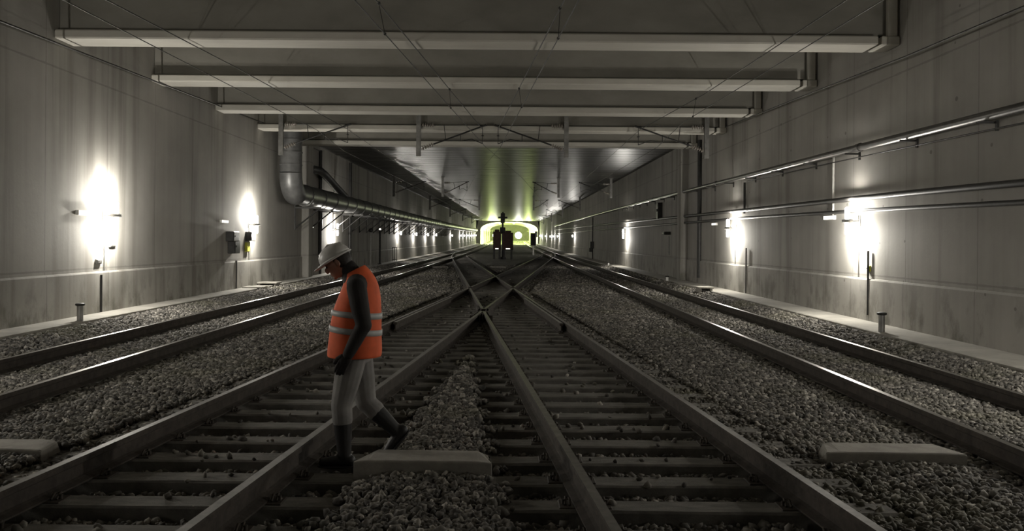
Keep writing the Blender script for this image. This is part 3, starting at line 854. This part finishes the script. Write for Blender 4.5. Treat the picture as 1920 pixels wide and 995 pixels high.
# ------------------------------------------------------------------ ventilation duct
DX = -7.98; DY0 = 31.9; DR = .40; DZ = 3.42
t = empty('ventilation_duct', (DX, DY0, BZ+1.3), 'large round metal duct dropping by the left wall and running away along it', 'duct')
T0 = Vector((DX, DY0, BZ+1.3))
mb = MB(); P = [Vector((DX, DY0, BZ+1.3)), Vector((DX, DY0, DZ+.75))]; mb.tube([p-T0 for p in P], DR, 28)
for z in np.arange(DZ+1.0, BZ+1.2, .45):     # seam rings
    mb.tube([Vector((DX, DY0, z))-T0, Vector((DX, DY0, z+.04))-T0], DR+.018, 28)
mb.build('riser', M['duct'], t)
mb = MB(); P = []
for i in range(9):
    a = math.pi/2*i/8; P.append(Vector((DX, DY0+.75-.75*math.cos(a), DZ+.75-.75*math.sin(a)))-T0)
mb.tube(P, DR+.006, 28); mb.build('elbow', M['duct'], t)
mb = MB(); P = [Vector((DX, y, DZ+G(y)))-T0 for y in [DY0+.75]+list(range(36, 208, 4))]; mb.tube(P, DR, 24)
for y in np.arange(DY0+2.0, 110, 2.4): mb.tube([Vector((DX, y, DZ+G(y)))-T0, Vector((DX, y+.05, DZ+G(y)))-T0], DR+.018, 24)
mb.build('run', M['duct'], t)
a = atx(594, 327, -8.45); b = Vector((DX+.02, 0, 0)); b = at(640, 368, 45)
mb = MB(); P = [Vector((XL+.02, 38.2, 4.8)), Vector((XL+.28, 38.3, 4.75)), Vector((XL+.4, 38.8, 4.6)), Vector((DX, 43.0, DZ+.3))]
mb.tube([p-T0 for p in P], .17, 14); mb.build('branch_pipe', M['duct'], t)
def dbracket():
    t = empty('duct_bracket', (0, 0, 0), 'x', 'bracket')
    mb = MB(); mb.box(0.001, 1.05, -.03, .03, -.06, 0); mb.box(.001, .05, -.04, .04, -.9, .1); mb.build('bar', M['dark'], t)
    mb = MB(); mb.tube([(.03, 0, -.85), (1.0, 0, -.06)], .028, 6); mb.build('strut', M['dark'], t)
    return t
pr = dbracket(); first = True
for k, y in enumerate(np.arange(35.0, 118, 2.5)):
    o = pr if first else copy_tree(pr); first = False
    o.location = (XL, float(y), DZ-DR-.012+G(y)); tag(o, 'triangular wall bracket carrying the long metal duct', 'bracket', 'triangular brackets under the metal duct')

# ------------------------------------------------------------------ far centre: signal mast and equipment
yc = 80.0
base = G(yc)
def cab(x, y, w, h, label, legs=True):
    t = empty('equipment_cabinet', (x, y, G(y)), label, 'cabinet')
    mb = MB(); 
    for sx in (-1, 1):
        for sy in (-.2, .2): mb.box(sx*w*.34-.09, sx*w*.34+.09, sy-.09, sy+.09, -.02, .85)
    mb.cbox(-w/2, w/2, -.3, .3, .8, .9, .01); mb.build('stand', M['dark'], t)
    mb = MB(); mb.cbox(-w/2, w/2, -.28, .28, .9, h, .03); mb.cbox(-w*.3, w*.3, -.2, .2, h, h+.18, .03); mb.build('body', M['maroon'], t)
    mb = MB(); mb.box(-w*.2, w*.2, -.31, -.285, .90, .98); mb.build('reflector', M['sign'], t)  # unlit strip given emission in place of the light it would reflect
    mb = MB(); mb.box(-w*.4, w*.4, -.305, -.285, 1.1, h-.1); mb.build('door', M['maroon'], t)
cab(-1.22, yc, .72, 2.5, 'dark maroon trackside cabinet left of the central signal mast')
cab(-.22, yc, .95, 2.4, 'wide dark maroon trackside cabinet right of the central signal mast')
t = empty('signal_mast', (-.72, yc+.9, G(yc)), 'tall dark signal mast standing between the maroon cabinets in the far centre', 'signal')
mb = MB(); mb.tube([(0, 0, 0), (0, 0, 4.3)], .085, 10); mb.cbox(-.3, .3, -.3, .3, -.02, .2, .03); mb.build('pole', M['dark'], t)
mb = MB(); mb.cbox(-.20, .20, -.12, .10, 3.3, 4.2, .04); mb.cbox(-.42, .42, -.08, .08, 3.72, 3.88, .02); mb.build('signal_head', M['dark'], t)
mb = MB()
for z in (3.5, 3.75, 4.0): mb.tube([(0, -.12, z), (0, -.24, z+.01)], .09, 12)
mb.build('lamp_hood', M['dark'], t)
mb = MB(); mb.cbox(-.25, .25, -.15, .15, 2.3, 2.9, .03); mb.build('relay_box', M['dark'], t)
def small_signal(x, y, h, label):
    t = empty('track_signal', (x, y, G(y)+.0), label, 'signal')
    mb = MB(); mb.tube([(0, 0, 0), (0, 0, h)], .08, 8); mb.build('pole', M['white'], t)
    mb = MB(); mb.cbox(-.32, .32, -.15, .15, h-.1, h+1.3, .05); mb.build('signal_head', M['dark'], t)
    mb = MB()
    for z in (h+.2, h+.6, h+1.0): mb.tube([(0, -.15, z), (0, -.3, z)], .1, 10)
    mb.build('lamp_hood', M['dark'], t)
small_signal(6.0, 205, 2.0, 'distant dark signal on a white post at the right foot of the arch')
small_signal(2.6, 100, 1.2, 'dark signal right of the central signal mast, in the distance')

# yellow-green arch lights and floodlights
def tube_lamp(x, y, z, k, side):
    t = empty('tunnel_tube_lamp', (x, y, z), 'yellow-green tube lamp on the %s side of the arched tunnel' % side, 'lamp', 'tube lamps in the arched tunnel, %s' % side)
    mb = MB(); mb.cbox(-.08, .08, -.7, .7, 0, .08, .01); mb.build('housing', M['grey'], t)
    mb = MB(); mb.tube([(0, -.65, -.04), (0, .65, -.04)], .04, 8); mb.build('tube', M['green'], t)
GC = (.80, .95, .34)
for k, y in enumerate((230, 240, 252, 270, 295, 320)):
    for s, side in ((-6.7, 'left'), (6.1, 'right')):
        tube_lamp(s, y, 3.4+G(y), k, side); light('POINT', (s*.80, y, 3.0+G(y)), 1700, GC, r=.2)
def flood(x, y, z, label, r=.42, p=4000):
    t = empty('work_floodlight', (x, y, G(y)), label, 'floodlight'); zz = z-G(y)
    mb = MB()
    for k in range(3):
        a = 2.1*k+.5; mb.tube([(.5*math.cos(a), .5*math.sin(a), 0), (0, 0, 1.0)], .03, 6)
    mb.tube([(0, 0, .9), (0, 0, zz)], .035, 8); mb.build('tripod', M['dark'], t)
    mb = MB(); mb.tube([(0, .2, zz), (0, 0, zz), (0, -.05, zz)], [r*.5, r, r+.04], 20); mb.build('reflector', M['grey'], t)
    mb = MB(); mb.rings([((0, -.06, zz), (r, 0, 0), (0, 0, r)), ((0, -.09, zz), (r*.7, 0, 0), (0, 0, r*.7))], 20); mb.build('lens', M['flood'], t)
    light('POINT', (x, y-.6, z), p, (1, 1, .80), r=.3)
p = at(972, 441, 232); flood(p.x, 232, p.z, 'very bright white floodlight on the right inside the far arch', .85, 1200)
p = at(928, 441, 240); flood(p.x, 240, p.z, 'bright floodlight on the left inside the far arch', .6, 900)
for x, z in ((-2.6, 5.2), (.8, 5.2)):  # lamps added so their reflections streak the glossy soffit yellow-green
    t = empty('tunnel_tube_lamp', (x, 214, z+G(214)), 'added yellow-green lamp hanging under the ceiling %s of centre before the arch' % ('left' if x < -1 else 'right'), 'lamp')
    mb = MB(); mb.cbox(-.25, .25, -.5, .5, .0, .12, .02); mb.build('housing', M['grey'], t)
    mb = MB(); mb.cbox(-.22, .22, -.52, .48, -.14, -.002, .02); mb.build('tube', M['green2'], t)
    light('POINT', (x, 213.0, z-.3+G(214)), 50, GC, r=.2)

# ------------------------------------------------------------------ the worker
W = Vector((-1.22, 6.80, -.01))
person = empty('person', W, 'person in an orange reflective vest and white helmet, stooping and walking left across the track', 'person')
def remesh(o, vox=.007, sm=4):
    m = o.modifiers.new('r', 'REMESH'); m.mode = 'VOXEL'; m.voxel_size = vox; m.use_smooth_shade = True
    if sm: s = o.modifiers.new('s', 'SMOOTH'); s.factor = .5; s.iterations = sm
    return o
# joints: x forward is negative, y<0 is the side towards the camera (left side)
HIP = Vector((.03, 0, .90)); CH = Vector((.07, 0, 1.22)); SH = Vector((.045, 0, 1.42)); NK = Vector((-.02, 0, 1.48))
HD = Vector((-.115, 0, 1.565))
hipL, hipR = Vector((.03, -.09, .88)), Vector((.03, .09, .88))
knL, anL = Vector((-.055, -.10, .48)), Vector((-.03, -.10, .10))          # standing leg
knR, anR = Vector((.10, .09, .47)), Vector((.33, .09, .25))               # trailing leg, foot lifting
shL, elL, wrL = Vector((.07, -.205, 1.38)), Vector((.135, -.25, 1.10)), Vector((.02, -.265, .88))
shR, elR, wrR = Vector((.05, .205, 1.38)), Vector((.07, .25, 1.10)), Vector((-.06, .24, .90))
Rh = Matrix.Rotation(math.radians(-32), 3, 'Y')                           # head tips forward and down
b = MB()
# torso
b.rings([(HIP+Vector((0, 0, -.06)), (.105, 0, 0), (0, .15, 0)), (HIP+Vector((0, 0, .08)), (.11, 0, 0), (0, .155, 0)), (CH, (.125, 0, .02), (0, .165, 0)), (SH, (.085, 0, .03), (0, .15, 0)), (NK, (.055, 0, .03), (0, .06, 0))], 20)
b.capsule([SH, NK, HD+Vector((.03, 0, -.04))], [.075, .058, .055])
# head
b.ell(HD, (.098, .076, .108), Rh, 20)
b.ell(HD+Rh @ Vector((-.035, 0, -.055)), (.058, .052, .060), Rh, 16)      # jaw
b.ell(HD+Rh @ Vector((-.106, 0, -.02)), (.018, .013, .026), Rh, 10)       # nose
b.ell(HD+Rh @ Vector((-.084, 0, .022)), (.018, .05, .012), Rh, 10)        # brow
b.ell(HD+Rh @ Vector((-.086, 0, -.058)), (.014, .024, .007), Rh, 10)      # upper lip
b.ell(HD+Rh @ Vector((-.082, 0, -.072)), (.014, .020, .008), Rh, 10)      # lower lip
b.ell(HD+Rh @ Vector((-.078, 0, -.098)), (.016, .020, .014), Rh, 10)      # chin
for s in (-1, 1): b.ell(HD+Rh @ Vector((.01, s*.078, -.012)), (.018, .010, .032), Rh, 10)
def hand(b, wr, d, side, spread):
    d = d.normalized(); a = Vector((-1, 0, 0)); a = (a-d*a.dot(d)).normalized(); w = d.cross(a).normalized()*side
    b.ell(wr+d*.045, (.018, .040, .050), Matrix((w, a, d)).transposed(), 12)
    for k, (o_, l) in enumerate(((.030, .070), (.011, .080), (-.009, .074), (-.028, .058))):
        r0 = wr+d*.085+a*o_; k1 = r0+d*l*.45-w*.006; k2 = k1+d*l*.32-w*.014; k3 = k2+d*l*.20-w*.016
        b.capsule([r0-d*.02, k1, k2, k3], [.0095, .0088, .0082, .0072], 8)
    r0 = wr+d*.03+a*.034; b.capsule([r0, r0+d*.035+a*.022-w*.008, r0+d*.068+a*.026-w*.014], [.012, .0105, .0085], 8)
hand(b, wrL, wrL-elL, -1, 0); hand(b, wrR, wrR-elR, 1, 0)
b.capsule([shL, elL, wrL], [.052, .040, .026]); b.capsule([shR, elR, wrR], [.052, .040, .026])
for h, k, a_ in ((hipL, knL, anL), (hipR, knR, anR)): b.capsule([h, h.lerp(k, .5), k, k.lerp(a_, .35), a_], [.085, .075, .054, .053, .038])
body = remesh(b.build('body', M['skin'], person), .006, 2)
e = MB()
for s in (-1, 1): e.ell(HD+Rh @ Vector((-.086, s*.031, .002)), (.010, .012, .009), Rh, 10)
e.build('eye', M['dark'], person)
b = MB(); b.ell(HD+Rh @ Vector((.024, 0, .005)), (.092, .083, .100), Rh, 18); b.ell(HD+Rh @ Vector((.05, 0, -.06)), (.045, .06, .05), Rh, 14)
remesh(b.build('hair', M['hair'], person), .007, 2)
for wr_, el_, q_ in ((wrL, elL, -1), (wrR, elR, 1)):
    b = MB(); hand(b, wr_, wr_-el_, q_, 0)
    o = remesh(b.build('glove', M['jacket'], person), .004, 1); m = o.modifiers.new('d', 'DISPLACE'); m.strength = .007; m.mid_level = 0
# helmet: shell, brim and peak
b = MB(); rs = []
for i in range(9):
    a = math.pi/2*i/8; r = math.cos(a)**.8 if i < 8 else .06
    rs.append((HD+Rh @ Vector((0, 0, .035+.105*math.sin(a))), Rh @ Vector((.128*r, 0, 0)), Rh @ Vector((0, .108*r, 0))))
b.rings(rs, 28); 
b.rings([(HD+Rh @ Vector((-.012, 0, z)), Rh @ Vector((rx, 0, 0)), Rh @ Vector((0, ry, 0))) for z, rx, ry in ((.022, .130, .110), (.026, .152, .122), (.034, .150, .120), (.042, .126, .107))], 28)
b.ell(HD+Rh @ Vector((-.145, 0, .028)), (.048, .070, .008), Rh, 14)
b.capsule([HD+Rh @ Vector((x, 0, z)) for x, z in ((-.09, .110), (0, .142), (.09, .110))], [.012, .014, .012], 8)
b.build('helmet', M['helmet'], person)
# jacket: dark torso underlayer and sleeves, cuffs short of the hands
b = MB()
b.rings([(HIP+Vector((0, 0, -.02)), (.13, 0, 0), (0, .175, 0)), (HIP+Vector((0, 0, .14)), (.135, 0, 0), (0, .175, 0)), (CH, (.145, 0, .02), (0, .185, 0)), (SH+Vector((0, 0, -.01)), (.105, 0, .03), (0, .165, 0)), (NK+Vector((0.01, 0, .0)), (.072, 0, .03), (0, .075, 0))], 24)
for s_, e_, w_ in ((shL, elL, wrL), (shR, elR, wrR)): b.capsule([s_, s_.lerp(e_, .5), e_, e_.lerp(w_, .5), w_.lerp(e_, .02)], [.076, .068, .060, .052, .042])
b.capsule([shL, SH, shR], [.075, .09, .075])
b.capsule([NK+Vector((.02, 0, -.01)), NK+Vector((-.012, 0, .035))], [.075, .07])
remesh(b.build('jacket', M['jacket'], person), .008, 3)
# vest
b = MB(); VR = []
def vring(z, cx, rx, ry, tl=0): return (Vector((cx, 0, z)), Vector((rx, 0, tl)), Vector((0, ry, 0)))
prof = [(.835, .022, .205, .205, .0), (.86, .024, .212, .212, .0), (1.0, .028, .200, .208, .01), (1.12, .034, .194, .205, .01), (1.24, .045, .180, .205, .02), (1.34, .055, .155, .195, .035), (1.42, .052, .120, .168, .04), (1.475, .035, .090, .125, .04), (1.505, .02, .075, .088, .04)]
rs = [vring(*p) for p in prof]
b.rings(rs, 40, caps=False)
v = b.build('vest', M['orange'], person); sm_ = v.modifiers.new('t', 'SOLIDIFY'); sm_.thickness = .008; ss = v.modifiers.new('s', 'SUBSURF'); ss.levels = 1; ss.render_levels = 2
def interp(z):
    for a, c in zip(prof, prof[1:]):
        if a[0] <= z <= c[0]:
            k = (z-a[0])/(c[0]-a[0]); return [a[i]+(c[i]-a[i])*k for i in range(5)]
for z0, z1 in ((1.02, 1.065), (1.145, 1.19)):
    b = MB(); rr = []
    for z in (z0, (z0+z1)/2, z1):
        q = interp(z); rr.append(vring(z, q[1], q[2]+.006, q[3]+.006, q[4]-.03))
    b.rings(rr, 40, caps=False); o = b.build('reflective_band', M['band'], person); s2 = o.modifiers.new('t', 'SOLIDIFY'); s2.thickness = .004
    tag(o, 'silver reflective band')
# sleeve pushed slightly outside the vest
b = MB()
for s_, e_, w_, q in ((shL, elL, wrL, -1), (shR, elR, wrR, 1)):
    o_ = Vector((0, q*.035, 0)); b.capsule([s_+o_*.4, (s_+o_).lerp(e_+o_*.6, .5), e_+o_*.5, e_.lerp(w_, .5)+o_*.3, w_.lerp(e_, .02)], [.074, .070, .062, .053, .043])
remesh(b.build('sleeve', M['jacket'], person), .008, 3)
# trousers and boots
b = MB()
b.rings([(HIP+Vector((0, 0, -.10)), (.125, 0, 0), (0, .175, 0)), (HIP+Vector((0, 0, .06)), (.135, 0, 0), (0, .175, 0))], 24)
for h, k, a_ in ((hipL, knL, anL), (hipR, knR, anR)): b.capsule([h, h.lerp(k, .5), k, k.lerp(a_, .3)], [.112, .102, .082, .078])
remesh(b.build('trousers', M['trousers'], person), .008, 3)
def boot(k, a_, toe, name='boot'):
    b = MB(); dn = (a_-k).normalized(); toe = toe.normalized(); up = -dn
    b.capsule([k.lerp(a_, .28), k.lerp(a_, .5), a_+dn*.005], [.074, .068, .052])
    b.capsule([a_+dn*.045-toe*.035, a_+dn*.05+toe*.09, a_+dn*.058+toe*.165], [.048, .043, .036])
    remesh(b.build(name, M['boot'], person), .008, 3)
    side = Vector((0, 1, 0)); s = MB(); c = a_+dn*.088+toe*.065
    mat = Matrix((toe, side, toe.cross(side))).transposed()
    s.ell(c, (.150, .050, .016), mat, 18); so = s.build('sole', M['boot'], person)
boot(knL, anL, Vector((-1, 0, -.02))); boot(knR, anR, Vector((-.62, 0, -.78)))

# ------------------------------------------------------------------ world, camera, view
w = bpy.data.worlds.new('w'); sc.world = w; w.use_nodes = True
w.node_tree.nodes['Background'].inputs[0].default_value = (.02, .02, .018, 1); w.node_tree.nodes['Background'].inputs[1].default_value = .3
cam = bpy.data.cameras.new('camera'); co = bpy.data.objects.new('camera', cam); col.objects.link(co); sc.camera = co
cam.sensor_width = 36; cam.lens = F/1920*36; cam.shift_x = 3/1920; cam.shift_y = -44.5/1920; cam.clip_end = 600; cam.clip_start = .1
co.matrix_world = Matrix.Translation((0, 0, EYE)) @ Matrix.Rotation(math.pi/2, 4, 'X') @ Matrix.Rotation(ROLL, 4, 'Z')
vs_ = sc.view_settings; sc.display_settings.display_device = 'sRGB'
vs_.view_transform = 'Standard'; vs_.look = 'None'; vs_.gamma = 1; vs_.use_curve_mapping = False; vs_.exposure = 0.0
